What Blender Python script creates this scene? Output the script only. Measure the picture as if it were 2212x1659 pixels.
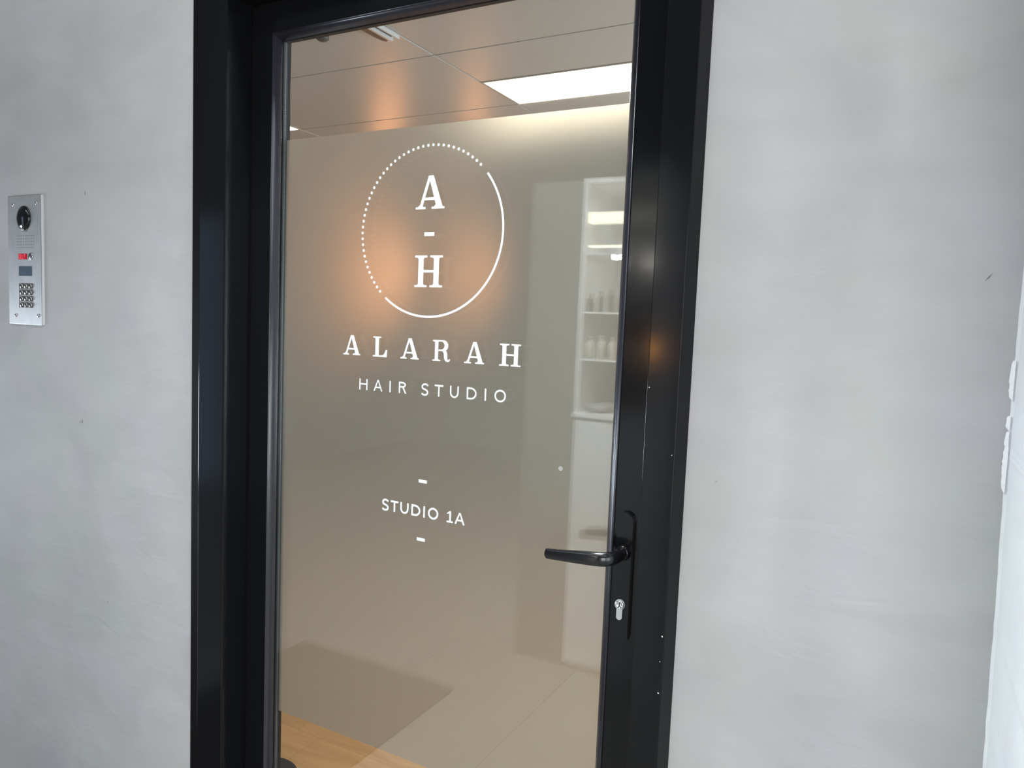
import bpy, bmesh, math, random
from mathutils import Vector, Matrix
random.seed(7)
PI = math.pi
scene = bpy.context.scene
for o in list(bpy.data.objects): bpy.data.objects.remove(o)
C = scene.collection
H0 = 1.5                       # camera height above the floor

# ---------------------------------------------------------------- camera
cam = bpy.data.cameras.new('camera'); cam_o = bpy.data.objects.new('camera', cam); C.objects.link(cam_o)
r_ = Vector((0.8777304, 0.4774688, 0.0401599)); u_ = Vector((-0.0749749, 0.0540765, 0.9957181)); w_ = Vector((-0.4732526, 0.8769830, -0.0832628))
m = Matrix(((r_.x, u_.x, -w_.x, 0), (r_.y, u_.y, -w_.y, 0), (r_.z, u_.z, -w_.z, H0), (0, 0, 0, 1)))
cam_o.matrix_world = m
cam.sensor_width = 36; cam.lens = 36 * 1612.5456 / 2212; cam.clip_start = .02
scene.camera = cam_o

# ---------------------------------------------------------------- world, lights, exposure
wd = bpy.data.worlds.new('world'); scene.world = wd; wd.use_nodes = True
bg = wd.node_tree.nodes['Background']; bg.inputs[0].default_value = (.86, .93, 1.0, 1); bg.inputs[1].default_value = .08
def area(name, loc, target, sx, sy, power, col):
    l = bpy.data.lights.new(name, 'AREA'); l.shape = 'RECTANGLE'; l.size = sx; l.size_y = sy; l.energy = power; l.color = col
    o = bpy.data.objects.new(name, l); C.objects.link(o); o.location = loc
    o.rotation_euler = (Vector(target) - Vector(loc)).to_track_quat('-Z', 'Y').to_euler()
    return o
area('daylight_door', (2.5, -1.6, 1.25), (-.6, 1.2, 1.15), 1.7, 2.5, 54, (.90, .96, 1.0))
area('daylight', (.85, -3.0, 1.15), (.25, 1.2, 1.1), 1.7, 2.1, 78, (.93, .97, 1.0))
area('overhead_fill', (-1.2, -1.3, 4.3), (-1.2, 1.0, 1.2), 5.0, 1.4, 50, (.97, .99, 1.0))  # added overhead fill that lifts the plaster wall, no known source
area('daylight_left', (-6.6, -.4, .45), (-1.2, 1.1, .5), 1.8, .9, 108, (.78, .88, 1.0))
area('daylight_side', (-5.95, -2.2, 1.05), (-.6, 1.2, 1.1), .9, 2.6, 7, (.50, .72, 1.0))
area('cabinet_fill', (-.95, 1.0, 2.85), (-.95, -.4, .9), .5, .2, 50, (.90, .98, 1.0)).data.spread = math.radians(115)  # added fill aimed at the mirrored cabinet front, no lamp known there
area('salon_fill', (1.5, 3.6, 1.5), (-3, 3.6, 2.9), 2.6, 1.5, 118, (.84, .94, 1.0))  # unseen fill added to lift the salon ceiling and walls
scene.view_settings.view_transform = 'Standard'
scene.view_settings.look = 'None'
scene.view_settings.exposure = 0.0
scene.view_settings.gamma = 1.0
scene.view_settings.use_curve_mapping = False

# ---------------------------------------------------------------- materials
def mat(name, col, rough=.5, metal=0.0, spec=.5, noise=None, bump=None, emit=None):
    """noise = (scale, second colour, contrast low, high); bump = (scale, strength, distance)"""
    M = bpy.data.materials.new(name); M.use_nodes = True; nt = M.node_tree; N = nt.nodes; L = nt.links
    b = N['Principled BSDF']
    b.inputs['Base Color'].default_value = (*col, 1); b.inputs['Roughness'].default_value = rough
    b.inputs['Metallic'].default_value = metal; b.inputs['Specular IOR Level'].default_value = spec
    tc = N.new('ShaderNodeTexCoord')
    if noise:
        n = N.new('ShaderNodeTexNoise'); n.inputs['Scale'].default_value = noise[0]; n.inputs['Detail'].default_value = 5
        L.new(tc.outputs['Object'], n.inputs['Vector'])
        rp = N.new('ShaderNodeValToRGB'); rp.color_ramp.elements[0].position = noise[2]; rp.color_ramp.elements[1].position = noise[3]
        rp.color_ramp.elements[0].color = (*col, 1); rp.color_ramp.elements[1].color = (*noise[1], 1)
        L.new(n.outputs['Fac'], rp.inputs[0]); L.new(rp.outputs[0], b.inputs['Base Color'])
    if bump:
        n2 = N.new('ShaderNodeTexNoise'); n2.inputs['Scale'].default_value = bump[0]; n2.inputs['Detail'].default_value = 4
        L.new(tc.outputs['Object'], n2.inputs['Vector'])
        bp = N.new('ShaderNodeBump'); bp.inputs['Strength'].default_value = bump[1]; bp.inputs['Distance'].default_value = bump[2]
        L.new(n2.outputs['Fac'], bp.inputs['Height']); L.new(bp.outputs[0], b.inputs['Normal'])
    if emit:
        b.inputs['Emission Color'].default_value = (*emit[:3], 1); b.inputs['Emission Strength'].default_value = emit[3]
    return M

def plaster_material(name, base, var=.10):
    M = bpy.data.materials.new(name); M.use_nodes = True; nt = M.node_tree; N = nt.nodes; L = nt.links
    b = N['Principled BSDF']; b.inputs['Roughness'].default_value = .62; b.inputs['Specular IOR Level'].default_value = .3
    tc = N.new('ShaderNodeTexCoord')
    def noise(scale, detail, stretch=(1, 1, 1), rot=0, dist=0):
        mp = N.new('ShaderNodeMapping'); mp.inputs['Scale'].default_value = stretch; mp.inputs['Rotation'].default_value = (0, rot, 0)
        L.new(tc.outputs['Object'], mp.inputs['Vector'])
        n = N.new('ShaderNodeTexNoise'); n.inputs['Scale'].default_value = scale; n.inputs['Detail'].default_value = detail
        n.inputs['Distortion'].default_value = dist
        L.new(mp.outputs[0], n.inputs['Vector']); return n
    cloud = noise(2.6, 5, (1, 1, 1), 0, 1.2)           # broad trowel clouds
    trow = noise(9, 6, (.5, 1, 1.6), .5, .8)           # slanted trowel strokes
    tint = noise(5, 3)
    r1 = N.new('ShaderNodeMapRange'); r1.inputs['From Min'].default_value = .3; r1.inputs['From Max'].default_value = .7
    r1.inputs['To Min'].default_value = 1 - var; r1.inputs['To Max'].default_value = 1 + var * .6
    L.new(cloud.outputs['Fac'], r1.inputs['Value'])
    r2 = N.new('ShaderNodeMapRange'); r2.inputs['From Min'].default_value = .3; r2.inputs['From Max'].default_value = .7
    r2.inputs['To Min'].default_value = 1 - var * .35; r2.inputs['To Max'].default_value = 1 + var * .35
    L.new(trow.outputs['Fac'], r2.inputs['Value'])
    mu = N.new('ShaderNodeMath'); mu.operation = 'MULTIPLY'; L.new(r1.outputs[0], mu.inputs[0]); L.new(r2.outputs[0], mu.inputs[1])
    cr = N.new('ShaderNodeValToRGB'); e = cr.color_ramp.elements
    e[0].position = .35; e[1].position = .65
    e[0].color = (base[0] * .985, base[1] * 1.0, base[2] * .975, 1); e[1].color = (base[0] * 1.0, base[1] * .985, base[2] * 1.02, 1)
    L.new(tint.outputs['Fac'], cr.inputs[0])
    vm = N.new('ShaderNodeVectorMath'); vm.operation = 'SCALE'; L.new(cr.outputs[0], vm.inputs[0]); L.new(mu.outputs[0], vm.inputs['Scale'])
    # rare dark specks
    sp = noise(38, 2, (1, 1, .6)); rs = N.new('ShaderNodeMapRange'); rs.inputs['From Min'].default_value = .80; rs.inputs['From Max'].default_value = .86
    rs.inputs['To Min'].default_value = 1; rs.inputs['To Max'].default_value = .8; L.new(sp.outputs['Fac'], rs.inputs['Value'])
    vm2 = N.new('ShaderNodeVectorMath'); vm2.operation = 'SCALE'; L.new(vm.outputs[0], vm2.inputs[0]); L.new(rs.outputs[0], vm2.inputs['Scale'])
    L.new(vm2.outputs[0], b.inputs['Base Color'])
    bp = N.new('ShaderNodeBump'); bp.inputs['Strength'].default_value = .35; bp.inputs['Distance'].default_value = .004
    bn = noise(14, 6, (.6, 1, 1.3), .6, 1.0); L.new(bn.outputs['Fac'], bp.inputs['Height']); L.new(bp.outputs[0], b.inputs['Normal'])
    return M

M_plaster = plaster_material('grey_trowelled_plaster', (.50, .497, .495), .09)
M_plaster_w = plaster_material('pale_painted_plaster', (.83, .85, .86), .05)
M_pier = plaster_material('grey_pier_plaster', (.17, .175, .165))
M_chip = mat('torn_white_plaster', (.95, .96, .97), .8, bump=(300, .5, .002))
M_black = mat('black_powder_coat', (.0065, .0068, .008), .13, spec=.23, bump=(260, .05, .0004))
M_bead = mat('bead_powder_coat', (.022, .022, .030), .27, spec=.8)
M_gasket = mat('black_rubber_gasket', (.006, .005, .006), .55, spec=.08)
M_lever = mat('gloss_black_lever', (.008, .008, .010), .2, spec=.6)
M_steel = mat('brushed_steel', (.60, .585, .57), .42, metal=.75, noise=(40, (.54, .53, .52), .3, .7), bump=(900, .05, .0003))
M_chrome = mat('polished_chrome', (.85, .86, .88), .08, metal=1.0)
M_keym = mat('key_metal', (.42, .42, .42), .22, metal=1.0)
M_satin = mat('satin_nickel', (.62, .64, .65), .45, metal=.6)
M_vinyl = mat('white_vinyl', (.90, .93, .97), .5)
M_lens = mat('dark_camera_dome', (.01, .01, .012), .05, spec=.8)
M_hole = mat('dark_hole', (.12, .12, .12), .8)
M_blue = mat('slate_blue_reader', (.07, .11, .16), .3)
M_bluemark = mat('pale_blue_mark', (.14, .20, .27), .4)
M_red = mat('red_display', (.03, .0, .0), .4, spec=.1, emit=(.9, .02, .05, .35))
M_redon = mat('red_segments', (.3, .02, .03), .3, emit=(1.0, .10, .15, 1.0))
M_dark = mat('dark_grey_paint', (.05, .045, .045), .6)
M_white = mat('white_laminate', (.82, .83, .84), .35)
M_intwall = mat('warm_white_paint', (.37, .385, .36), .7)
M_ceil = mat('satin_ceiling_tile', (.70, .71, .72), .34, spec=.5, bump=(160, .05, .0008))
M_grid = mat('ceiling_grid', (.42, .39, .36), .5)
M_panel = mat('light_diffuser', (.9, .9, .9), .5, emit=(1.0, .85, .66, 17.0))
M_panelframe = mat('light_frame', (.75, .72, .68), .4)
M_bulb = mat('warm_bulb', (.9, .6, .3), .4, emit=(1.0, .40, .15, 22.0))
M_brass = mat('bronze_shade', (.30, .17, .08), .35, metal=.8)
M_bulbc = mat('cool_bulb', (.9, .9, .85), .4, emit=(1.0, .93, .82, 110.0))
M_amber = mat('amber_bulb', (.9, .5, .2), .4, emit=(1.0, .42, .08, 60.0))
M_cabglow = mat('cabinet_light', (.9, .9, .85), .4, emit=(1.0, .90, .66, 4.0))
M_bottle = mat('dark_bottle', (.16, .13, .11), .12)
M_bottle2 = mat('cream_bottle', (.62, .56, .48), .25)
M_paper = mat('grey_paper', (.35, .35, .36), .6)
M_tile = mat('pale_floor_tile', (.34, .325, .295), .45, noise=(6, (.30, .29, .265), .35, .65))
M_mat = mat('brown_coir', (.035, .028, .022), .95, bump=(500, .6, .004))
M_skirt = mat('pale_skirting', (.70, .66, .60), .5)

def wood_material(name, a, b2):
    M = bpy.data.materials.new(name); M.use_nodes = True; nt = M.node_tree; N = nt.nodes; L = nt.links
    b = N['Principled BSDF']; b.inputs['Roughness'].default_value = .45
    tc = N.new('ShaderNodeTexCoord'); mp = N.new('ShaderNodeMapping'); mp.inputs['Scale'].default_value = (1.5, 9, 9)
    n = N.new('ShaderNodeTexNoise'); n.inputs['Scale'].default_value = 2.2; n.inputs['Detail'].default_value = 6; n.inputs['Distortion'].default_value = .6
    cr = N.new('ShaderNodeValToRGB'); cr.color_ramp.elements[0].position = .3; cr.color_ramp.elements[1].position = .72
    cr.color_ramp.elements[0].color = (*a, 1); cr.color_ramp.elements[1].color = (*b2, 1)
    L.new(tc.outputs['Object'], mp.inputs[0]); L.new(mp.outputs[0], n.inputs['Vector']); L.new(n.outputs['Fac'], cr.inputs[0]); L.new(cr.outputs[0], b.inputs['Base Color'])
    return M
WOODS = [wood_material('oak_board_%d' % i, (.52 * k, .31 * k, .138 * k), (.66 * k, .425 * k, .21 * k)) for i, k in enumerate((1, 1.05, .95))]

def clear_glass(name, tint=(1, 1, 1)):
    M = bpy.data.materials.new(name); M.use_nodes = True; nt = M.node_tree; N = nt.nodes; L = nt.links
    N.remove(N['Principled BSDF']); out = N['Material Output']
    tr = N.new('ShaderNodeBsdfTransparent'); tr.inputs[0].default_value = (*tint, 1)
    gl = N.new('ShaderNodeBsdfGlossy'); gl.inputs['Roughness'].default_value = 0.0; gl.inputs[0].default_value = (1, 1, 1, 1)
    ge = N.new('ShaderNodeNewGeometry'); mr = N.new('ShaderNodeMapRange')
    mr.inputs['To Min'].default_value = 1.52; mr.inputs['To Max'].default_value = 1 / 1.52
    L.new(ge.outputs['Backfacing'], mr.inputs['Value'])
    fr = N.new('ShaderNodeFresnel'); L.new(mr.outputs[0], fr.inputs['IOR'])
    mx = N.new('ShaderNodeMixShader'); L.new(fr.outputs[0], mx.inputs[0]); L.new(tr.outputs[0], mx.inputs[1]); L.new(gl.outputs[0], mx.inputs[2])
    L.new(mx.outputs[0], out.inputs[0]); return M
M_glass = clear_glass('clear_glass', (.985, .99, .985))

def film_material():
    M = bpy.data.materials.new('frosted_film'); M.use_nodes = True; nt = M.node_tree; N = nt.nodes; L = nt.links
    N.remove(N['Principled BSDF']); out = N['Material Output']
    rf = N.new('ShaderNodeBsdfRefraction'); rf.inputs['IOR'].default_value = 1.14; rf.inputs['Roughness'].default_value = 1.0
    rf.inputs[0].default_value = (.56, .565, .53, 1)
    tl = N.new('ShaderNodeBsdfTranslucent'); tl.inputs[0].default_value = (.50, .51, .48, 1)
    df = N.new('ShaderNodeBsdfDiffuse'); df.inputs[0].default_value = (.72, .72, .68, 1)
    m1 = N.new('ShaderNodeMixShader'); m1.inputs[0].default_value = .25; L.new(rf.outputs[0], m1.inputs[1]); L.new(tl.outputs[0], m1.inputs[2])
    m2 = N.new('ShaderNodeMixShader'); m2.inputs[0].default_value = .16; L.new(m1.outputs[0], m2.inputs[1]); L.new(df.outputs[0], m2.inputs[2])
    L.new(m2.outputs[0], out.inputs[0]); return M
M_film = film_material()

def spacer_material():
    M = bpy.data.materials.new('perforated_spacer'); M.use_nodes = True; nt = M.node_tree; N = nt.nodes; L = nt.links
    b = N['Principled BSDF']; b.inputs['Metallic'].default_value = .5; b.inputs['Roughness'].default_value = .4
    tc = N.new('ShaderNodeTexCoord'); sx = N.new('ShaderNodeSeparateXYZ'); L.new(tc.outputs['Object'], sx.inputs[0])
    def tri(sock, freq, thr):
        mu = N.new('ShaderNodeMath'); mu.operation = 'MULTIPLY'; mu.inputs[1].default_value = freq; L.new(sock, mu.inputs[0])
        fr = N.new('ShaderNodeMath'); fr.operation = 'FRACT'; L.new(mu.outputs[0], fr.inputs[0])
        g = N.new('ShaderNodeMath'); g.operation = 'GREATER_THAN'; g.inputs[1].default_value = thr; L.new(fr.outputs[0], g.inputs[0]); return g
    g1 = tri(sx.outputs['Z'], 280, .5)
    a = N.new('ShaderNodeMath'); a.operation = 'SUBTRACT'; a.inputs[1].default_value = 1.2647; L.new(sx.outputs['Y'], a.inputs[0])
    ab = N.new('ShaderNodeMath'); ab.operation = 'ABSOLUTE'; L.new(a.outputs[0], ab.inputs[0])
    lt = N.new('ShaderNodeMath'); lt.operation = 'LESS_THAN'; lt.inputs[1].default_value = .0016; L.new(ab.outputs[0], lt.inputs[0])
    mu = N.new('ShaderNodeMath'); mu.operation = 'MULTIPLY'; L.new(g1.outputs[0], mu.inputs[0]); L.new(lt.outputs[0], mu.inputs[1])
    mx = N.new('ShaderNodeMix'); mx.data_type = 'RGBA'; L.new(mu.outputs[0], mx.inputs['Factor'])
    mx.inputs['A'].default_value = (.030, .036, .042, 1); mx.inputs['B'].default_value = (.22, .24, .26, 1)
    L.new(mx.outputs['Result'], b.inputs['Base Color']); return M
M_spacer = spacer_material()

# ---------------------------------------------------------------- mesh helpers
def obj(name, bm, material, parent=None, smooth=False):
    me = bpy.data.meshes.new(name); bmesh.ops.recalc_face_normals(bm, faces=bm.faces)
    bm.to_mesh(me); bm.free()
    if smooth:
        for p in me.polygons: p.use_smooth = True
    o = bpy.data.objects.new(name, me); C.objects.link(o); me.materials.append(material)
    if parent: o.parent = parent
    return o
def tag(o, label=None, cat=None, group=None, kind=None):
    if label: o['label'] = label
    if cat: o['category'] = cat
    if group: o['group'] = group
    if kind: o['kind'] = kind
    return o
def empty(name, loc=(0, 0, 0)):
    o = bpy.data.objects.new(name, None); C.objects.link(o); o.location = loc; o.empty_display_size = .05; return o
def at_world(o, parent):          # keep a part modelled in world coordinates under a parent that has an offset
    o.parent = parent; o.matrix_parent_inverse = Matrix.Translation(-parent.location); return o
def box(bm, x0, x1, y0, y1, z0, z1, bev=0):
    vs = [bm.verts.new((x, y, z)) for x in (x0, x1) for y in (y0, y1) for z in (z0, z1)]
    fs = [bm.faces.new([vs[i] for i in f]) for f in ((0, 1, 3, 2), (4, 6, 7, 5), (0, 4, 5, 1), (2, 3, 7, 6), (0, 2, 6, 4), (1, 5, 7, 3))]
    if bev:
        es = list({e for f in fs for e in f.edges})
        bmesh.ops.bevel(bm, geom=es, offset=bev, segments=2, profile=.5, affect='EDGES')
    return bm
def nb(): return bmesh.new()
def zb(z): return z + H0          # height relative to the lens -> world
def prism(bm, pts, z0, z1):       # pts in x,y
    a = [bm.verts.new((x, y, z0)) for x, y in pts]; b = [bm.verts.new((x, y, z1)) for x, y in pts]
    bm.faces.new(a[::-1]); bm.faces.new(b)
    for i in range(len(pts)):
        j = (i + 1) % len(pts); bm.faces.new((a[i], a[j], b[j], b[i]))
    return bm
def prism_y(bm, pts, y0, y1):     # pts in x,z, extruded in depth
    a = [bm.verts.new((x, y0, z)) for x, z in pts]; b = [bm.verts.new((x, y1, z)) for x, z in pts]
    bm.faces.new(a); bm.faces.new(b[::-1])
    for i in range(len(pts)):
        j = (i + 1) % len(pts); bm.faces.new((a[j], a[i], b[i], b[j]))
    return bm
def rod(bm, a, b, ra, rb=None, n=20, caps=True):
    a = Vector(a); b = Vector(b); rb = ra if rb is None else rb
    d = (b - a).normalized(); t = d.orthogonal().normalized(); s = d.cross(t)
    A = [bm.verts.new(a + (t * math.cos(k * 2 * PI / n) + s * math.sin(k * 2 * PI / n)) * ra) for k in range(n)]
    B = [bm.verts.new(b + (t * math.cos(k * 2 * PI / n) + s * math.sin(k * 2 * PI / n)) * rb) for k in range(n)]
    for k in range(n): bm.faces.new((A[k], A[(k + 1) % n], B[(k + 1) % n], B[k]))
    if caps: bm.faces.new(A[::-1]); bm.faces.new(B)
    return bm
def lathe(bm, prof, c, axis='y', n=32):   # prof = [(r, h)], h along axis
    rings = []
    for r, h in prof:
        ring = []
        for k in range(n):
            t = 2 * PI * k / n
            if axis == 'y': p = (c[0] + r * math.cos(t), c[1] + h, c[2] + r * math.sin(t))
            else: p = (c[0] + r * math.cos(t), c[1] + r * math.sin(t), c[2] + h)
            ring.append(bm.verts.new(p))
        rings.append(ring)
    for a, b in zip(rings, rings[1:]):
        for k in range(n): bm.faces.new((a[k], a[(k + 1) % n], b[(k + 1) % n], b[k]))
    bm.faces.new(rings[0][::-1]); bm.faces.new(rings[-1])
    return bm
def bar(profile, side, x0, x1, z0, z1):
    """one mitred bar of a rectangular frame; profile = [(offset outward from the inner edge, y)]"""
    bm = nb()
    def corner(o, cx, cz):
        return ((x0 - o) if cx == 0 else (x1 + o), (z0 - o) if cz == 0 else (z1 + o))
    ends = {'left': ((0, 0), (0, 1)), 'right': ((1, 0), (1, 1)), 'top': ((0, 1), (1, 1)), 'bottom': ((0, 0), (1, 0))}[side]
    loops = []
    for cx, cz in ends:
        loops.append([bm.verts.new((corner(o, cx, cz)[0], y, corner(o, cx, cz)[1])) for o, y in profile])
    A, B = loops; n = len(A)
    for i in range(n):
        j = (i + 1) % n; bm.faces.new((A[i], A[j], B[j], B[i]))
    bm.faces.new(A[::-1]); bm.faces.new(B)
    return bm

# ---------------------------------------------------------------- walls
W = 1.2
def wall(name, x0, x1, z0, z1, y0=W, y1=W + .14, material=None):
    return tag(obj(name, box(nb(), x0, x1, y0, y1, z0, z1), material or M_plaster), kind='structure')
wl = tag(wall('wall_left', -5.2, -1.500, 0, 2.9), 'grey trowelled plaster wall to the left of the black door')
wt = tag(wall('wall_top', -1.500, -.3200, zb(.765), 2.9), 'grey plaster wall above the black door frame')
# right wall ends in a slightly wavy vertical edge against the paler return wall
edge = [(-1.5, .1245), (-1.0, .1238), (-.78, .1236), (-.60, .1233), (-.45, .1212), (-.36, .1200), (-.23, .1172), (-.165, .1160), (-.1385, .1155), (.0, .1152), (.11, .1149), (.4, .1145), (1.4, .114)]
bm = nb()
prism_y(bm, [(-.3200, 0), (.30, 0), (.30, 2.9), (-.3200, 2.9)], W, W + .14)
wr = tag(obj('wall_right', bm, M_plaster), 'grey trowelled plaster wall between the door and the pale return', kind='structure')
bm = nb(); rows = []
pts = []
for (za, xa), (zc, xc) in zip(edge, edge[1:]):
    for k in range(6):
        t = k / 6; pts.append((za + (zc - za) * t, xa + (xc - xa) * t + random.uniform(-.0005, .0005)))
pts.append(edge[-1])
for z, x in pts:
    rows.append([bm.verts.new((x, W + .001, zb(z))), bm.verts.new((x + .0012, W - .003, zb(z))), bm.verts.new((x + .004, W - .006, zb(z))),
                 bm.verts.new((x + .006, .80, zb(z))), bm.verts.new((.29, .80, zb(z))), bm.verts.new((.29, W + .001, zb(z)))])
for a, b in zip(rows, rows[1:]):
    for i in range(6):
        j = (i + 1) % 6; bm.faces.new((a[i], a[j], b[j], b[i]))
bm.faces.new(rows[0][::-1]); bm.faces.new(rows[-1])
wside = tag(obj('wall_side', bm, M_plaster_w), 'pale painted return wall at the right edge, with torn plaster along its corner', kind='structure')
# torn plaster lumps along the corner
def lump(zlo, zhi, wmax, seed):
    rnd = random.Random(seed); bm = nb(); L = []; n = max(6, int((zhi - zlo) / .004))
    for k in range(n + 1):
        t = k / n; z = zhi + (zlo - zhi) * t
        xe = .1152 if z > -.14 else .116
        w = wmax * (math.sin(PI * min(1, max(0.02, t))) ** .35) * rnd.uniform(.75, 1.05)
        L.append([bm.verts.new((xe - w, W - .0005, zb(z))), bm.verts.new((xe - w * .6, W - .004, zb(z))), bm.verts.new((xe + .0016, W - .0066, zb(z))), bm.verts.new((xe + .002, W - .0005, zb(z)))])
    for a, b in zip(L, L[1:]):
        for i in range(4): bm.faces.new((a[i], a[(i + 1) % 4], b[(i + 1) % 4], b[i]))
    bm.faces.new(L[0][::-1]); bm.faces.new(L[-1])
    return obj('torn_plaster', bm, M_chip, wside)
lump(-.078, -.025, .0042, 1); lump(-.119, -.100, .0034, 2); lump(-.203, -.121, .0040, 3)
# small marks on the plaster
def mark(parent, x, z, l, w, ang, material=M_dark):
    c, s = math.cos(ang), math.sin(ang); y = W - .0004
    p = [(x - c * l - s * w * 0, z - s * l), (x + s * w, z - c * w), (x + c * l, z + s * l), (x - s * w, z + c * w)]
    return obj('scuff_mark', prism_y(nb(), [(a, zb(b)) for a, b in p], y, W + .001), material, parent)
M_scuff = mat('scuff', (.22, .215, .21), .8)
mark(wr, .0775, .0855, .0075, .0010, .9, M_scuff); mark(wr, -.268, -.243, .003, .0006, .6, M_scuff); mark(wr, .1125, -.1655, .0016, .0012, 0, M_scuff)
mark(wl, -1.951, -.313, .006, .0022, 1.5, M_scuff); mark(wl, -1.845, -.787, .004, .0014, 1.4, M_scuff); mark(wl, -1.931, .288, .006, .0014, 1.6, M_scuff); mark(wl, -1.96, -.315, .005, .0012, 1.3, M_scuff)

# ---------------------------------------------------------------- door frame (fixed) and leaf
fx0, fx1, fz1 = -1.3722, -.3818, zb(.6826)
frame = tag(empty('trim_1', (-.9, W, 0)), 'fixed black metal door frame set into the grey plaster wall', kind='structure')
def part(name, bm, material, parent, smooth=False):
    o = obj(name, bm, material, None, smooth); return at_world(o, parent)
def bevprof(pts, r=.0018):       # round convex corners of a profile
    out = []
    n = len(pts)
    for i in range(n):
        p = Vector(pts[i]); a = (Vector(pts[i - 1]) - p); b = (Vector(pts[(i + 1) % n]) - p)
        ra = min(r, a.length * .4); rb = min(r, b.length * .4)
        pa = p + a.normalized() * ra; pb = p + b.normalized() * rb
        for t in (0, .33, .67, 1):
            q = pa * (1 - t) ** 2 + p * 2 * t * (1 - t) + pb * t * t; out.append((q.x, q.y))
    return out
pl = bevprof([(0, 1.17), (.0854, 1.17), (.0854, 1.33), (0, 1.33)], .0034)
part('jamb', bar(pl, 'left', fx0, fx1, -.2, fz1), M_black, frame)
pr = bevprof([(0, 1.17), (.0529, 1.17), (.0641, W), (.0641, 1.33), (0, 1.33)], .0016)
part('jamb', bar(pr, 'right', fx0, fx1, -.2, fz1), M_black, frame)
pt = bevprof([(0, 1.17), (.0640, 1.17), (.0820, W), (.0820, 1.33), (0, 1.33)], .0018)
part('head', bar(pt, 'top', fx0, fx1, -.2, fz1), M_black, frame)
# thin lower flange beyond the left jamb
part('flange', box(nb(), -1.5075, -1.4566, 1.192, 1.24, 0, zb(.765), .001), M_gasket, frame)
# rebate stop behind the leaf
st = [(-.012, 1.305), (.02, 1.305), (.02, 1.33), (-.012, 1.33)]
for sd in ('left', 'right', 'top'): part('stop', bar(st, sd, fx0, fx1, -.2, fz1), M_black, frame)
part('threshold', box(nb(), fx0, fx1, 1.18, 1.34, 0, .02, .002), M_black, frame)
M_fleck = mat('bare_metal_fleck', (.8, .8, .78), .5)
def fleck(x, z, r, y=1.17):
    bm = nb(); pts = [(x + r * random.uniform(.6, 1.2) * math.cos(a), zb(z) + r * random.uniform(.7, 1.3) * math.sin(a)) for a in [k * PI / 4 for k in range(8)]]
    part('paint_chip', prism_y(bm, pts, y - .0003, y + .0004), M_fleck, frame)
for x, z, r in ((-.378, -.0975, .0010), (-.334, -.204, .0008), (-.3325, -.505, .0013), (-.334, -.548, .0009), (-.3335, -.602, .0014)): fleck(x, z, r)

door = tag(empty('door_1', (fx0, 1.27, 0)), 'black aluminium framed glass door with frosted film and white lettering', kind='structure')
gx0, gx1, gz0, gz1 = -1.307, -.4517, .12, zb(.617)
lp = bevprof([(0, 1.241), (.0602, 1.241), (.0602, 1.297), (0, 1.297)], .0014)
for sd, nm in (('left', 'stile'), ('right', 'stile'), ('top', 'rail'), ('bottom', 'rail')):
    part(nm, bar(lp, sd, gx0, gx1, gz0, gz1), M_black, door)
# dark rubber seal in the joint between leaf and jamb
sp = [(.0598, 1.2445), (.0655, 1.2435), (.0655, 1.262), (.0598, 1.262)]
for sd in ('left', 'right', 'top'): part('seal', bar(sp, sd, gx0, gx1, gz0, gz1), M_gasket, door)
bx0, bx1, bz0, bz1 = gx0 + .0162, gx1 - .0162, gz0 + .0162, gz1 - .0162
bp_ = [(.0162, 1.2425), (.0158, 1.2395), (.0148, 1.2385), (.0135, 1.2388), (.0128, 1.2400), (.0110, 1.2398), (.0085, 1.2406), (.0058, 1.2424), (.0036, 1.2450), (.0018, 1.2485), (.0008, 1.2520), (0, 1.2547), (.0162, 1.2547)]
for sd in ('left', 'right', 'top', 'bottom'):
    part('glazing_bead', bar(bp_, sd, bx0, bx1, bz0, bz1), M_bead, door, True)
spp = [(-.0002, 1.2588), (.010, 1.2588), (.010, 1.2707), (-.0002, 1.2707)]
for sd in ('left', 'right', 'top', 'bottom'): part('spacer_bar', bar(spp, sd, bx0, bx1, bz0, bz1), M_spacer, door)
pane = part('glass_pane', box(nb(), bx0 - .009, bx1 + .009, 1.2547, 1.2587, bz0 - .009, bz1 + .009), M_glass, door)
part('glass_pane', box(nb(), bx0 - .009, bx1 + .009, 1.2707, 1.2747, bz0 - .009, bz1 + .009), M_glass, door)
bm = nb(); vs = [bm.verts.new(p) for p in ((bx0 - .006, 1.2752, zb(-.9616)), (bx1 + .006, 1.2752, zb(-.9616)), (bx1 + .006, 1.2752, zb(.3902)), (bx0 - .006, 1.2752, zb(.3902)))]
bm.faces.new(vs)
film = part('frosted_film', bm, M_film, door); film['label'] = 'frosted privacy film over the middle of the glass'

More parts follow.
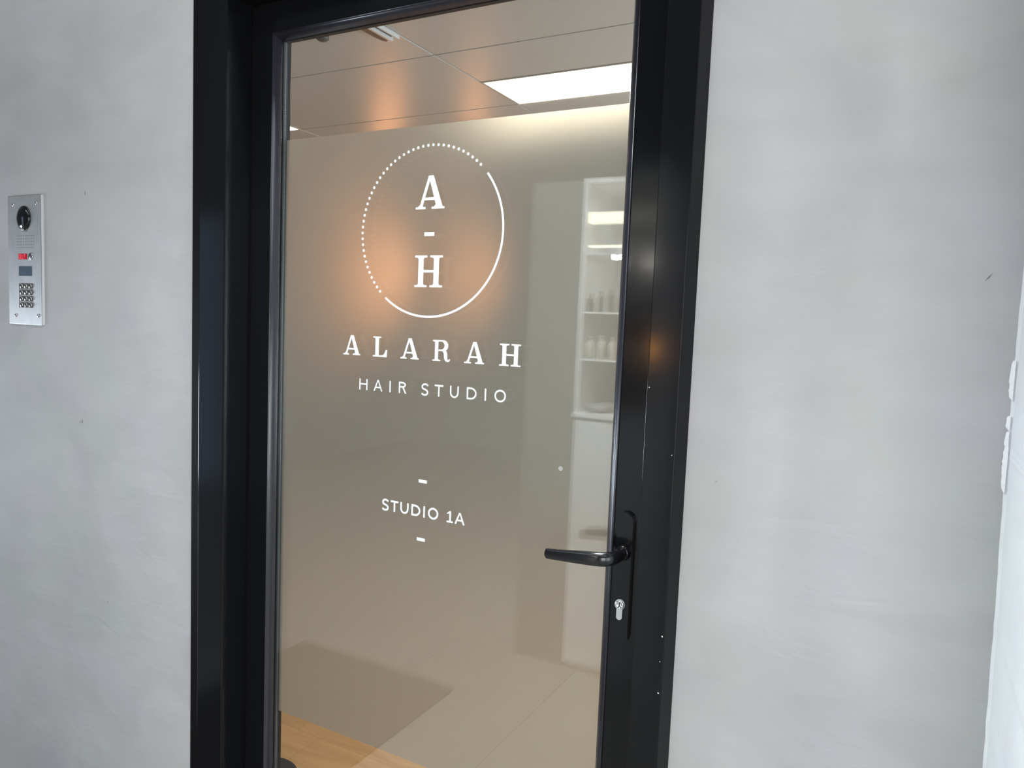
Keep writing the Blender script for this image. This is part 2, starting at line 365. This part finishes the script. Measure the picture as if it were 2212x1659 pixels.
# ---------------------------------------------------------------- lettering on the outer pane
YT = 1.2546
def letter_obj(name, polys, label=None):
    """polys: convex-ish polygons in x,z (world z relative to the lens)"""
    bm = nb()
    for i, p in enumerate(polys):
        a = [bm.verts.new((x, YT - .00001 * i, zb(z))) for x, z in p]
        try: bm.faces.new(a)
        except ValueError: pass
    bmesh.ops.recalc_face_normals(bm, faces=bm.faces)
    o = obj(name, bm, M_vinyl); o.parent = pane
    if label: o['label'] = label
    return o
def rect(x0, x1, z0, z1): return [(x0, z0), (x1, z0), (x1, z1), (x0, z1)]
def ribbon(path, w, w2=None):
    """constant or varying width stroke along a polyline, as quads"""
    n = len(path); L = []; R = []
    for i, p in enumerate(path):
        a = path[max(0, i - 1)]; b = path[min(n - 1, i + 1)]
        d = Vector((b[0] - a[0], b[1] - a[1])).normalized(); nrm = Vector((-d.y, d.x))
        ww = w[i] if isinstance(w, (list, tuple)) else w
        L.append((p[0] + nrm.x * ww / 2, p[1] + nrm.y * ww / 2)); R.append((p[0] - nrm.x * ww / 2, p[1] - nrm.y * ww / 2))
    return [[L[i], L[i + 1], R[i + 1], R[i]] for i in range(n - 1)]
def arc(cx, cz, rx, rz, a0, a1, n=24): return [(cx + rx * math.cos(math.radians(a0 + (a1 - a0) * k / n)), cz + rz * math.sin(math.radians(a0 + (a1 - a0) * k / n))) for k in range(n + 1)]
def place(polys, x0, x1, z0, h):   # unit glyph (0..w, 0..1) -> box
    return [[(x0 + px * (x1 - x0), z0 + pz * h) for px, pz in p] for p in polys]
# serif glyphs in a unit box (x 0..1, z 0..1); aspect about 1.05
def serif_foot(xc, w, z0, t=.065, up=True, stem=.17):
    s = 1 if up else -1
    b = .05
    return [[(xc - w / 2, z0), (xc + w / 2, z0), (xc + w / 2, z0 + s * t), (xc - w / 2, z0 + s * t)],
            [(xc - stem / 2 - b, z0 + s * t), (xc + stem / 2 + b, z0 + s * t), (xc + stem / 2 + .012, z0 + s * (t + .022)), (xc - stem / 2 - .012, z0 + s * (t + .022))],
            [(xc - stem / 2 - .012, z0 + s * (t + .022)), (xc + stem / 2 + .012, z0 + s * (t + .022)), (xc + stem / 2, z0 + s * (t + .05)), (xc - stem / 2, z0 + s * (t + .05))]]
def g_A():
    P = []
    P += [[(.13, .05), (.235, .05), (.505, .93), (.455, 1.0), (.43, 1.0)]]                       # thin left leg
    P += [[(.43, 1.0), (.60, 1.0), (.94, .05), (.72, .05)]]                                    # thick right leg
    P += [rect(.26, .74, .265, .345)]
    P += serif_foot(.175, .35, 0, stem=.11) + serif_foot(.78, .44, 0, stem=.22)
    return P
def g_H():
    P = [rect(.145, .325, .03, .97), rect(.675, .855, .03, .97), rect(.32, .68, .465, .545)]
    for x in (.235, .765):
        P += serif_foot(x, .43, 0, stem=.18) + serif_foot(x, .43, 1, up=False, stem=.18)
    return P
def g_L():
    P = [rect(.18, .42, .03, .97)] + serif_foot(.30, .55, 1, up=False, stem=.24)
    P += [rect(.02, .95, 0, .07), [(.42, .07), (.90, .07), (.99, .36), (.90, .36), (.80, .17), (.70, .09)], [(.90, 0), (.97, 0), (1.0, .36), (.93, .36)]]
    return P
def g_R():
    P = [rect(.13, .31, .03, .97)] + serif_foot(.22, .43, 0, stem=.18)
    P += [rect(.01, .50, .93, 1.0), [(.03, .93), (.13, .93), (.13, .90)]]
    P += [rect(.30, .52, .485, .555)]
    bowl = arc(.50, .742, .245, .222, 90, -90, 18)
    P += ribbon(bowl, [.07 + .13 * math.sin(PI * k / 18) for k in range(19)])
    leg = arc(.52, .31, .20, .21, 88, 0, 10) + [(.725, .20), (.74, .12), (.78, .06), (.84, .035), (.90, .05), (.955, .12)]
    P += ribbon(leg, [.07, .09, .12, .14, .16, .17, .175, .18, .18, .18, .18, .18, .17, .14, .10, .075, .06])
    return P
SER = {'A': g_A, 'H': g_H, 'L': g_L, 'R': g_R}
Sx = 1.255 / 1.2
def nom(x): return x * Sx
letter_obj('letter', place(g_A(), nom(-.8752), nom(-.8082), nom(.2090), nom(.2722) - nom(.2090)), 'large serif A in the circle')
letter_obj('dash', [rect(nom(-.8530), nom(-.8295), nom(.1578), nom(.1650))], 'white dash between the large letters')
letter_obj('letter', place(g_H(), nom(-.8745), nom(-.8068), nom(.0596), nom(.1206) - nom(.0596)), 'large serif H in the circle')
for ch, a, b in (('A', -1.0495, -1.0042), ('L', -.9721, -.9352), ('A', -.9022, -.8575), ('R', -.8254, -.7825), ('A', -.7524, -.7085), ('H', -.6770, -.6306)):
    letter_obj('letter', place(SER[ch](), nom(a), nom(b), nom(-.0818), nom(.0408)), 'medium serif letter ' + ch)
# sans glyphs drawn in real units: f(x0, x1, z0, h, t) -> polys
def s_H(a, b, z, h, t): return [rect(a, a + t, z, z + h), rect(b - t, b, z, z + h), rect(a, b, z + h * .47, z + h * .47 + t * .9)]
def s_A(a, b, z, h, t):
    c = (a + b) / 2; u = t * 1.05
    return [[(a, z), (a + u, z), (c + t * .35, z + h), (c - t * .45, z + h)], [(b - u, z), (b, z), (c + t * .45, z + h), (c - t * .35, z + h)],
            rect(a + (c - a) * .38, b - (c - a) * .38, z + h * .27, z + h * .27 + t * .85)]
def s_I(a, b, z, h, t): c = (a + b) / 2; return [rect(c - t / 2, c + t / 2, z, z + h)]
def s_T(a, b, z, h, t): c = (a + b) / 2; return [rect(a, b, z + h - t, z + h), rect(c - t / 2, c + t / 2, z, z + h)]
def s_U(a, b, z, h, t):
    r = (b - a - t) / 2; c = (a + b) / 2; rz = min(r * 1.05, h * .42)
    return [rect(a, a + t, z + rz + t / 2, z + h), rect(b - t, b, z + rz + t / 2, z + h)] + ribbon(arc(c, z + rz + t / 2, r, rz, 180, 360, 20), t)
def s_D(a, b, z, h, t):
    m = a + (b - a) * .40; rx = b - t / 2 - m; rz = (h - t) / 2
    return [rect(a, a + t, z, z + h), rect(a, m, z, z + t), rect(a, m, z + h - t, z + h)] + ribbon(arc(m, z + h / 2, rx, rz, 90, -90, 24), t)
def s_O(a, b, z, h, t):
    return ribbon(arc((a + b) / 2, z + h / 2, (b - a - t) / 2, (h - t) / 2 + h * .015, 0, 360, 40), t)
def s_R(a, b, z, h, t):
    m = a + (b - a) * .45; rz = h * .255 - t / 2; cz = z + h - t / 2 - rz
    return [rect(a, a + t, z, z + h), rect(a, m, z + h - t, z + h), rect(a, m, cz - rz - t / 2, cz - rz + t / 2)] + \
        ribbon(arc(m, cz, (b - a) * .92 - t / 2 - (m - a), rz, 90, -90, 16), t) + [[(a + (b - a) * .42, cz - rz + t * .2), (a + (b - a) * .62, cz - rz + t * .3), (b, z), (b - t * 1.15, z)]]
def s_S(a, b, z, h, t):
    w = b - a; c = (a + b) / 2
    path = [(b - w * .06, z + h * .84)] + [(c + w * .02 + (w * .40) * math.cos(math.radians(q)), z + h * .735 + (h * .225) * math.sin(math.radians(q))) for q in range(50, 236, 15)]
    path += [(c, z + h * .52)]
    path += [(c - w * .02 + (w * .41) * math.cos(math.radians(q)), z + h * .265 + (h * .225) * math.sin(math.radians(q))) for q in range(52, -128, -15)]
    path += [(a + w * .05, z + h * .15)]
    return ribbon(path, t * 1.02)
def s_1(a, b, z, h, t):
    c = a + (b - a) * .55
    return [rect(c - t / 2, c + t / 2, z, z + h), rect(a + (b - a) * .02, b, z, z + t * .9), [(c + t / 2, z + h), (c - t * .3, z + h), (a, z + h * .78), (a + t * .6, z + h * .72), (c, z + h * .88)]]
SANS = dict(H=s_H, A=s_A, I=s_I, R=s_R, S=s_S, T=s_T, U=s_U, D=s_D, O=s_O)
SANS['1'] = s_1
HS = [('H', -1.0508, -1.0285), ('A', -1.0120, -.9880), ('I', -.9718, -.9642), ('R', -.9452, -.9255), ('S', -.8879, -.8700), ('T', -.8552, -.8342), ('U', -.8179, -.7970), ('D', -.7782, -.7553), ('I', -.7383, -.7320), ('O', -.7146, -.6892)]
for ch, a, b in HS: letter_obj('letter', SANS[ch](a, b, -.1590 + .0028 * (a + 1.05) / .36, .0240, .0034), 'thin sans letter ' + ch)
S1 = [('S', -.9808, -.9630), ('T', -.9583, -.9380), ('U', -.9329, -.9112), ('D', -.9041, -.8810), ('I', -.8748, -.8684), ('O', -.8618, -.8362), ('1', -.8158, -.8004), ('A', -.7966, -.7722)]
for ch, a, b in S1: letter_obj('letter', SANS[ch](a, b, -.4120 , .0240, .0041), 'sans letter ' + ch + ' of the studio number')
letter_obj('dash', [rect(-.8877, -.8670, -.3400, -.3332)], 'white dash above the studio number')
letter_obj('dash', [rect(-.8882, -.8675, -.4628, -.4560)], 'white dash below the studio number')
# ring: solid arc and dotted arc
cx, cz, rr = nom(-.8417), nom(.1659), nom(.1633)
a_start = math.degrees(math.atan2(nom(.2665) - cz, cx * 0 + (nom(-.7128) - cx)))
ptsA = {}
def ang_of(x, z): return math.degrees(math.atan2(nom(z) - cz, nom(x) - cx))
import mathutils
def unproj(px, py, d=1.2):
    v = r_ * ((px - 1106) / 1612.5456) - u_ * ((py - 829.5) / 1612.5456) + w_
    return v.x * d / v.y, v.z * d / v.y
A0 = ang_of(*unproj(1054, 372.7)); A1 = ang_of(*unproj(833.4, 642.5))          # solid arc, clockwise from A0 to A1
B0 = ang_of(*unproj(1039, 355.1)); B1 = ang_of(*unproj(821.5, 629.4)) + 360    # dotted arc, anticlockwise
letter_obj('solid_arc', ribbon(arc(cx, cz, rr, rr, A0, A1, 90), .0044), 'white solid half of the circle')
dots = []
ND = 44
for k in range(ND):
    t = math.radians(B0 + (B1 - B0) * k / (ND - 1)); x = cx + rr * math.cos(t); z = cz + rr * math.sin(t)
    dots.append([(x + .0030 * math.cos(q * PI / 6), z + .0030 * math.sin(q * PI / 6)) for q in range(12)])
letter_obj('dotted_arc', dots, 'white dotted half of the circle')
# a faint sticker blob on the glass
letter_obj('residue_spot', [[(-.567 + .0045 * math.cos(q * PI / 6), -.269 + .0045 * math.sin(q * PI / 6)) for q in range(12)]]).data.materials[0] = mat('residue', (.42, .41, .38), .6)

# ---------------------------------------------------------------- handle, backplate, cylinder
def stadium(xc, z0, z1, r, n=10):
    return [(xc + r * math.cos(PI * k / n), z1 - r + r * math.sin(PI * k / n)) for k in range(n + 1)] + [(xc - r * math.cos(PI * k / n), z0 + r - r * math.sin(PI * k / n)) for k in range(n + 1)]
hx = -.4280
hroot = part('handle', prism_y(nb(), stadium(hx, zb(-.5650), zb(-.3250), .0162), 1.2345, 1.242), M_black, door)
hroot['label'] = 'black oval backplate with lever'
def sub(name, bm, material, parent=hroot, smooth=True):
    o = obj(name, bm, material, None, smooth); o.parent = parent; return o
bm = nb(); prism_y(bm, stadium(hx, zb(-.5635), zb(-.3265), .0148), 1.2318, 1.2346)
sub('cover', bm, M_black, smooth=False)
bm = nb(); lathe(bm, [(.0135, 0), (.0135, -.004), (.0120, -.007), (.0100, -.008)], (hx, 1.232, zb(-.3975)), 'y', 28); sub('collar', bm, M_black)
# lever: swept ellipse from the spindle, round the bend, out to the flat cut tip
path = [(hx, 1.232, -.3975, .0095, .0095), (hx, 1.214, -.3975, .0095, .0100), (hx - .0005, 1.199, -.3975, .0098, .0112), (hx - .0050, 1.187, -.3980, .0105, .0122),
        (hx - .0145, 1.1795, -.3990, .0105, .0128), (hx - .0280, 1.1765, -.4000, .0095, .0128), (hx - .0500, 1.1765, -.4020, .0080, .0122), (hx - .0750, 1.1775, -.4045, .0070, .0112),
        (hx - .1000, 1.1790, -.4070, .0062, .0102), (hx - .1200, 1.1805, -.4088, .0056, .0096), (hx - .1275, 1.1810, -.4093, .0052, .0094)]
bm = nb(); rings = []
for i, (x, y, z, ra, rb) in enumerate(path):
    a = Vector(path[max(0, i - 1)][:3]); b = Vector(path[min(len(path) - 1, i + 1)][:3]); d = (b - a).normalized()
    up = Vector((0, 0, 1)); side = d.cross(up).normalized(); upv = side.cross(d).normalized()
    rings.append([bm.verts.new(Vector((x, y, zb(z))) + side * math.cos(2 * PI * k / 24) * ra + upv * (abs(math.sin(2 * PI * k / 24)) ** .85 * (1 if math.sin(2 * PI * k / 24) >= 0 else -1)) * rb) for k in range(24)])
for a, b in zip(rings, rings[1:]):
    for k in range(24): bm.faces.new((a[k], a[(k + 1) % 24], b[(k + 1) % 24], b[k]))
bm.faces.new(rings[0][::-1]); cap = bm.faces.new(rings[-1])
bmesh.ops.bevel(bm, geom=list(cap.edges), offset=.0012, segments=2, affect='EDGES')
lev = sub('lever', bm, M_lever); sm = lev.modifiers.new('s', 'SUBSURF'); sm.levels = 1; sm.render_levels = 2
# euro cylinder: keyway-shaped face with a round polished plug
ccx, ccz = -.4290, zb(-.4915)
R1 = .0092; hw = .0053
pts = [(ccx + R1 * math.cos(math.radians(a)), ccz + R1 * math.sin(math.radians(a))) for a in range(-54, 235, 12)]
pts += [(ccx - hw + 0 * k, ccz - .016 - .0) for k in range(1)] + [(ccx - hw * math.cos(PI * k / 8), ccz - .0225 - hw * math.sin(PI * k / 8)) for k in range(9)]
cyl = part('lock_cylinder', prism_y(nb(), pts, 1.2285, 1.235), M_satin, door); cyl['label'] = 'silver keyhole lock below the lever'
bm = nb(); lathe(bm, [(.0080, .001), (.0080, -.0008), (.0070, -.0020), (.0052, -.0022), (.0046, -.0012), (.0030, -.0010)], (ccx + .0004, 1.2285, ccz), 'y', 32)
sub('plug', bm, M_chrome, cyl)
bm = nb(); box(bm, ccx - .0008, ccx + .0008, 1.2270, 1.2276, ccz - .0036, ccz + .0036); sub('key_slot', bm, M_gasket, cyl, False)

# ---------------------------------------------------------------- intercom
ic = tag(empty('intercom_panel', (-2.203, W, zb(.116))), 'stainless steel door intercom panel with keypad on the left plaster wall', 'intercom')
YI = 1.194
part('faceplate', box(nb(), -2.2835, -2.1200, YI, W + .001, zb(-.0635), zb(.2942), .0022), M_steel, ic)
bm = nb(); lathe(bm, [(.0335, 0), (.0335, -.002), (.0315, -.0028), (.0300, -.0020)], (-2.2020, YI, zb(.2310)), 'y', 40)
part('lens_ring', bm, M_lens, ic, True)
bm = nb(); n = 10
lathe(bm, [(.0300 * math.cos(PI / 2 * k / n) + .0001, -.0015 - .009 * math.sin(PI / 2 * k / n)) for k in range(n + 1)], (-2.2020, YI, zb(.2310)), 'y', 40)
part('camera_dome', bm, M_lens, ic, True)
part('dome_bezel', prism_y(nb(), [(-2.2075, zb(.2035)), (-2.2105, zb(.199)), (-2.204, zb(.1945)), (-2.191, zb(.1942)), (-2.1835, zb(.1985)), (-2.188, zb(.2035))], YI - .001, YI + .001), M_scuff, ic)
part('edge_glint', box(nb(), -2.1206, -2.1180, 1.1948, W + .0005, zb(-.0615), zb(.2922), .0003), mat('painted_edge_glint', (.88, .90, .92), .35, metal=.2), ic)  # pale strip: the bright light along the plate's side put into colour
for x, z in ((-2.2530, .2691), (-2.1410, .2701), (-2.2479, -.0386), (-2.1376, -.0364)):
    bm = nb(); lathe(bm, [(.0050, 0), (.0048, -.0016), (.0035, -.0026), (.0015, -.0030)], (x, YI, zb(z)), 'y', 16); part('screw', bm, M_chrome, ic, True)
hp = []
for rI in range(5):
    z = .183 - rI * .0081
    for k in range(11):
        if rI in (1, 2, 3) and False: continue
        hp.append((-2.2375 + k * .0080, z))
bm = nb()
for x, z in hp: prism_y(bm, [(x + .0013 * math.cos(q * PI / 3), zb(z) + .0013 * math.sin(q * PI / 3)) for q in range(6)], YI - .0002, YI + .0005)
tag(part('speaker_grille', bm, M_hole, ic), 'five rows of small speaker holes')
part('display', box(nb(), -2.2305, -2.1895, YI - .0008, YI + .001, zb(.1178), zb(.1335)), M_red, ic)
def seg(x0, z0, x1, z1, w=.0017):
    return ribbon([(x0, z0), (x1, z1)], w)
bm = nb()
sg = []
for k, s in enumerate(('O', 'U', 'T')):
    x = -2.2265 + k * .0115; w = .0070; z0, z1 = .1205, .1310; zm = (z0 + z1) / 2
    if s == 'O': sg += seg(x, z0, x, z1) + seg(x + w, z0, x + w, z1) + seg(x, z0, x + w, z0) + seg(x, z1, x + w, z1)
    if s == 'U': sg += seg(x, z0, x, z1) + seg(x + w, z0, x + w, z1) + seg(x, z0, x + w, z0)
    if s == 'T': sg += seg(x + w / 2, z0, x + w / 2, z1) + seg(x, z1, x + w, z1)
for p in sg: bm.faces.new([bm.verts.new((a, YI - .0010, zb(b))) for a, b in p])
part('display_digits', bm, M_redon, ic)
bm = nb(); lathe(bm, [(.0098, 0), (.0098, -.0010), (.0088, -.0018), (.0070, -.0010), (.0060, -.0020), (.0030, -.0030)], (-2.1714, YI, zb(.1260)), 'y', 28)
part('push_button', bm, M_chrome, ic, True)
part('card_reader', box(nb(), -2.2298, -2.1670, YI - .0006, YI + .001, zb(.0722), zb(.0992)), M_blue, ic)
bm = nb()
for p in ribbon([(-2.2170, .0825), (-2.2010, .0835), (-2.1980, .0820), (-2.1980, .0790), (-2.2010, .0775), (-2.2170, .0785)], .0009) + [arcp for arcp in ribbon(arc(-2.2215, .0805, .004, .004, 40, 320, 10), .0009)]:
    bm.faces.new([bm.verts.new((a, YI - .0008, zb(b))) for a, b in p])
part('card_symbol', bm, M_bluemark, ic)
bm = nb()
for x in (-2.2235, -2.2165): 
    for p in ribbon([(x, .0605), (x + .004, .0605), (x + .002, .0575)], .0008): bm.faces.new([bm.verts.new((a, YI - .0004, zb(b))) for a, b in p])
part('small_print', bm, M_scuff, ic)
kp = part('keypad', box(nb(), -2.2260, -2.1630, YI - .0006, YI + .001, zb(-.0165), zb(.0520)), M_steel, ic); kp.data.materials[0] = mat('keypad_grey', (.30, .29, .28), .4, metal=.8)
part('keypad_edge', box(nb(), -2.2285, -2.2255, YI - .0016, YI + .001, zb(-.0170), zb(.0530)), M_chrome, ic)
kb = None
for rI in range(4):
    for cI in range(3):
        x = -2.2150 + cI * .0215; z = .0440 - rI * .0175
        if kb is None:
            bm = nb(); lathe(bm, [(.0072, 0), (.0070, -.0018), (.0058, -.0036), (.0035, -.0046), (.0010, -.0050)], (0, 0, 0), 'y', 20)
            kb = obj('key', bm, M_keym, None, True); kb.parent = kp; kb.location = (x, YI - .0005, zb(z)); o = kb
        else:
            o = kb.copy(); C.objects.link(o); o.location = (x, YI - .0005, zb(z))

# ---------------------------------------------------------------- salon interior seen through the glass
HC = zb(.885); X0, X1, YB = -5.0, 1.6, 5.6; YI0 = 1.34
tag(obj('wall_interior_left', box(nb(), X0 - .1, X0, YI0, YB, 0, HC + .2), M_intwall), 'warm white side wall inside the salon, blurred behind the frosted film', kind='structure')
tag(obj('wall_interior_right', box(nb(), X1, X1 + .1, YI0, YB, 0, HC + .2), M_intwall), 'warm white right side wall inside the salon', kind='structure')
tag(obj('wall_interior_back', box(nb(), X0 - .1, X1 + .1, YB, YB + .1, 0, HC + .2), M_intwall), 'warm white back wall inside the salon', kind='structure')
bm = nb(); box(bm, X0 - .1, -1.5, YI0, YI0 + .02, 0, HC + .2); box(bm, -.318, X1 + .1, YI0, YI0 + .02, 0, HC + .2); box(bm, -1.5, -.318, YI0, YI0 + .02, zb(.765), HC + .2)
tag(obj('wall_interior_front', bm, M_intwall), 'inner face of the door wall', kind='structure')
ceil = tag(obj('ceiling', box(nb(), X0, X1, YI0 + .02, YB, HC + .012, HC + .08), M_grid), 'suspended ceiling of pale tiles with recessed joints inside the salon', kind='structure')
gx = [-1.507 + 1.2 * k for k in range(-3, 3)]; gy = [2.146 + .605 * k for k in range(-1, 6)]
gx = [X0] + [g for g in gx if g > X0 + .05] + [X1]
gy = [YI0 + .02] + [g for g in gy if g > YI0 + .1 and g < YB - .05] + [YB]
for i in range(len(gx) - 1):
    for j in range(len(gy) - 1):
        a, b, c, d = gx[i], gx[i + 1], gy[j], gy[j + 1]
        if abs(c - 2.146) < .01 and (abs(a + 1.507) < .01 or abs(b + 2.707) < .01):
            d = 2.447          # half-depth tile in front of a light panel
        t = random.uniform(0, .0012)
        obj('ceiling_tile', box(nb(), a + .003, b - .003, c + .003, d - .003, HC + t * .5, HC + .014, .0012), M_ceil, ceil)
def led(x0, x1, y0, y1, label):
    t = tag(empty('ceiling_light', ((x0 + x1) / 2, (y0 + y1) / 2, HC)), label, 'ceiling light', 'LED panels in the salon ceiling')
    bm = nb(); w = .008
    for q in ((x0, x1, y0, y0 + w), (x0, x1, y1 - w, y1), (x0, x0 + w, y0 + w, y1 - w), (x1 - w, x1, y0 + w, y1 - w)): box(bm, q[0], q[1], q[2], q[3], HC - .002, HC + .012)
    part('frame', bm, M_panelframe, t); part('diffuser', box(nb(), x0 + w, x1 - w, y0 + w, y1 - w, HC + .001, HC + .010), M_panel, t)
led(-1.504, -.307, 2.450, 2.748, 'bright rectangular LED panel in the ceiling, upper right of the glass')
led(-3.907, -2.700, 2.650, 2.748, 'sliver of a lit ceiling panel at the upper left edge of the glass')
for a, c in ((-1.504, 4.57), (-3.907, 4.57), (-.304, 3.36)): led(a, min(a + 1.197, X1 - .1), c, c + .298, 'added LED panel deeper in the salon, unseen behind the frosted film')  # extra unseen panels, added to brighten the salon
# white batten hanging under the ceiling near the door, and a small round sensor
t = tag(empty('ceiling_batten', (-1.53, 1.75, HC)), 'slim white ceiling batten with a rounded end, cut off by the door top rail', 'ceiling fitting')
bm = nb(); a = [(-1.572, 1.50), (-1.572, 1.925), (-1.568, 1.946), (-1.560, 1.956), (-1.550, 1.950), (-1.546, 1.93), (-1.546, 1.50)]
prism(bm, a, HC - .012, HC + .001); part('side_cover', bm, mat('brown_batten', (.22, .15, .11), .5), t)
part('white_rail', box(nb(), -1.546, -1.535, 1.50, 1.958, HC - .014, HC + .001, .001), M_white, t)
part('grey_channel', box(nb(), -1.535, -1.517, 1.50, 1.945, HC - .004, HC + .001), mat('grey_channel', (.10, .11, .12), .4), t)
part('white_edge', box(nb(), -1.517, -1.512, 1.50, 1.960, HC - .010, HC + .001), M_white, t)
bm = nb(); lathe(bm, [(.021, 0), (.021, -.008), (.014, -.013), (.004, -.014)], (-1.748, 1.868, HC), 'z', 24)
tag(obj('ceiling_sensor', bm, mat('grey_sensor', (.12, .12, .13), .4), None, True), 'small dark round sensor on the salon ceiling just below the top rail', 'sensor')

# pendants with warm bulbs, blurred by the film
def pendant(x, y, z, label, s=1.0):
    t = tag(empty('pendant_lamp', (x, y, z)), label, 'pendant lamp', 'warm pendant lamps behind the frosted film')
    bm = nb(); rod(bm, (x, y, z + .09), (x, y, HC), .003, n=8); part('cord', bm, M_dark, t)
    bm = nb(); lathe(bm, [(.02 * s, .10 * s), (.03 * s, .08 * s), (.04 * s, .06 * s)], (x, y, z), 'z', 16); part('socket', bm, M_brass, t, True)
    s2 = s * 1.2; bm = nb(); lathe(bm, [(.075 * s2 * math.sin(PI * (k + .3) / 10.6), .075 * s2 * math.cos(PI * (k + .3) / 10.6)) for k in range(11)], (x, y, z), 'z', 20); part('bulb', bm, M_bulb, t, True)
pendant(-3.40, 4.3, zb(.30), 'warm glowing pendant lamp, left one of the orange glows behind the film', 1.12)
pendant(-2.68, 4.3, zb(.30), 'warm glowing pendant lamp, right one of the orange glows behind the film', .88)

# wooden floor boards inside
fl_in = tag(obj('floor_interior', box(nb(), X0, X1, 1.34, YB, -.05, -.006), M_dark), 'warm oak board floor inside the salon', kind='structure')
k = 0; x = X0; proto = {}
yy = 1.36
while yy < YB - .02:
    w = min(.19, YB - yy); off = random.uniform(0, 1.8); xs = [X0] + [v for v in [X0 - 1.8 + off + 1.8 * q for q in range(6)] if X0 + .1 < v < X1 - .1] + [X1]
    for a, b in zip(xs, xs[1:]):
        obj('floor_board', box(nb(), a + .0004, b - .0004, yy + .0004, yy + w - .0004, -.008, 0), random.choice(WOODS), fl_in)
    yy += w
# dark rounded mat on the boards
bm = nb(); lathe(bm, [(.112, 0), (.112, .010), (.104, .014), (.01, .015)], (-1.748, 1.652, .0005), 'z', 48)
tag(obj('floor_mat', bm, mat('dark_felt', (.035, .032, .036), .9), None, False), 'dark round floor mat on the wooden boards at the lower left of the glass', 'mat')

# ---------------------------------------------------------------- outside: floor and the things mirrored in the glass
fo = tag(obj('floor', box(nb(), -5.4, 2.2, -5.0, 1.34, -.05, -.004), M_grid), 'pale tiled floor outside the door', kind='structure')
xx = -5.4; tp = None
while xx < 2.1:
    y0 = -5.0
    while y0 < 1.3:
        if tp is None:
            o = obj('floor_tile', box(nb(), .0015, .5985, .0015, .5985, -.01, 0, .001), M_tile, fo); tp = o
        else: o = tp.copy(); C.objects.link(o)
        o.location = (xx, y0 - .06, 0)
        y0 += .6
    xx += .6
bm = nb(); box(bm, -2.36, -1.545, .05, 1.12, .0005, .014, .004)
tag(obj('doormat', bm, M_mat), 'dark brown doormat in front of the door, mirrored low in the glass', 'doormat')
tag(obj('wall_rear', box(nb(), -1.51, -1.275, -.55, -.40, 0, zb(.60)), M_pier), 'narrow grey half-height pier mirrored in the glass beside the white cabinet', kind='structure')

# white display cabinet behind the viewer, mirrored in the right strip of the glass
cab = tag(empty('display_cabinet', (-1.0, -.6, 0)), 'tall white display cabinet with lit shelves, mirrored in the right edge of the glass', 'cabinet')
cx0, cx1, cy0, cy1 = -1.272, -.885, -.80, -.40
zt = zb(-.375); ztop = zb(.586)
part('base', box(nb(), cx0, cx1, cy0, cy1, .02, zt - .02, .003), M_white, cab)
part('plinth', box(nb(), cx0 + .01, cx1, cy0, cy1 - .02, 0, .02), M_skirt, cab)
part('worktop', box(nb(), cx0 - .004, cx1, cy0, cy1 + .012, zt - .02, zt, .002), M_white, cab)
part('back_panel', box(nb(), cx0, cx1, cy0, cy0 + .02, zt, ztop), M_white, cab)
part('side_panel', box(nb(), cx0, cx0 + .018, cy0 + .02, cy1, zt, ztop), M_white, cab)
part('side_panel', box(nb(), cx1 - .018, cx1, cy0 + .02, cy1, zt, ztop), M_white, cab)
part('top_panel', box(nb(), cx0, cx1, cy0, cy1, ztop, ztop + .02), M_white, cab)
for z in (-.145, .055, .30): part('shelf', box(nb(), cx0 + .018, cx1 - .018, cy0 + .02, cy1 - .01, zb(z) - .008, zb(z)), M_white, cab)
part('light_bar', box(nb(), cx0 + .02, cx1 - .02, cy1 - .06, cy1 - .02, zb(.425), zb(.47)), M_cabglow, cab)
part('strip_light', box(nb(), cx0 + .02, cx1 - .02, cy1 - .05, cy1 - .035, zb(.325), zb(.335)), M_cabglow, cab)
for k, (x, z) in enumerate(((-1.129, .284), (-1.098, .284), (-.965, .256), (-.945, .256))):
    bm = nb(); lathe(bm, [(.006, -.012), (.010, -.006), (.010, .004), (.005, .012)], (x, cy1 - .02, zb(z) - .0), 'z', 12); part('spotlight', bm, M_bulbc, cab, True)
bm = nb(); lathe(bm, [(.012, -.02), (.022, -.008), (.022, .012), (.010, .024)], (-.884, cy1 + .022, zb(-.085)), 'z', 14); part('amber_lamp', bm, M_amber, cab, True)
def bottle(x, y, z, r, h, material, label, group):
    bm = nb(); lathe(bm, [(r, 0), (r, h * .62), (r * .8, h * .72), (r * .35, h * .80), (r * .35, h * .92), (r * .45, h * .93), (r * .45, h)], (x, y, zb(z) + .0005), 'z', 14)
    return tag(obj('bottle', bm, material, None, True), label, 'bottle', group)
for k in range(8): bottle(cx0 + .035 + k * .043, cy1 - .05, .055, .014, .075 + .012 * (k % 3), M_bottle, 'small dark glossy bottle on the upper mirrored shelf', 'dark bottles on the upper cabinet shelf')
for k in range(6): bottle(cx0 + .040 + k * .050, cy1 - .05, -.145, .018, .095 + .006 * (k % 2), M_bottle2, 'pale bottle on the lower mirrored shelf', 'pale bottles on the lower cabinet shelf')
bm = nb(); lathe(bm, [(.03, 0), (.055, .012), (.062, .030), (.058, .032), (.01, .008)], (-1.19, -.48, zt + .001), 'z', 20)
tag(obj('bowl', bm, M_paper, None, True), 'shallow grey bowl on the mirrored cabinet worktop', 'bowl')
bm = nb(); lathe(bm, [(.02, 0), (.035, .010), (.040, .026), (.037, .028), (.01, .006)], (-1.075, -.47, zt + .001), 'z', 20)
tag(obj('bowl', bm, M_paper, None, True), 'smaller grey dish beside the bowl on the mirrored worktop', 'bowl')
tag(obj('tray', box(nb(), -1.23, -1.00, -.76, -.56, zt + .001, zt + .031, .004), mat('tray_brown', (.40, .34, .28), .6)), 'beige flat box at the back of the mirrored worktop', 'box')
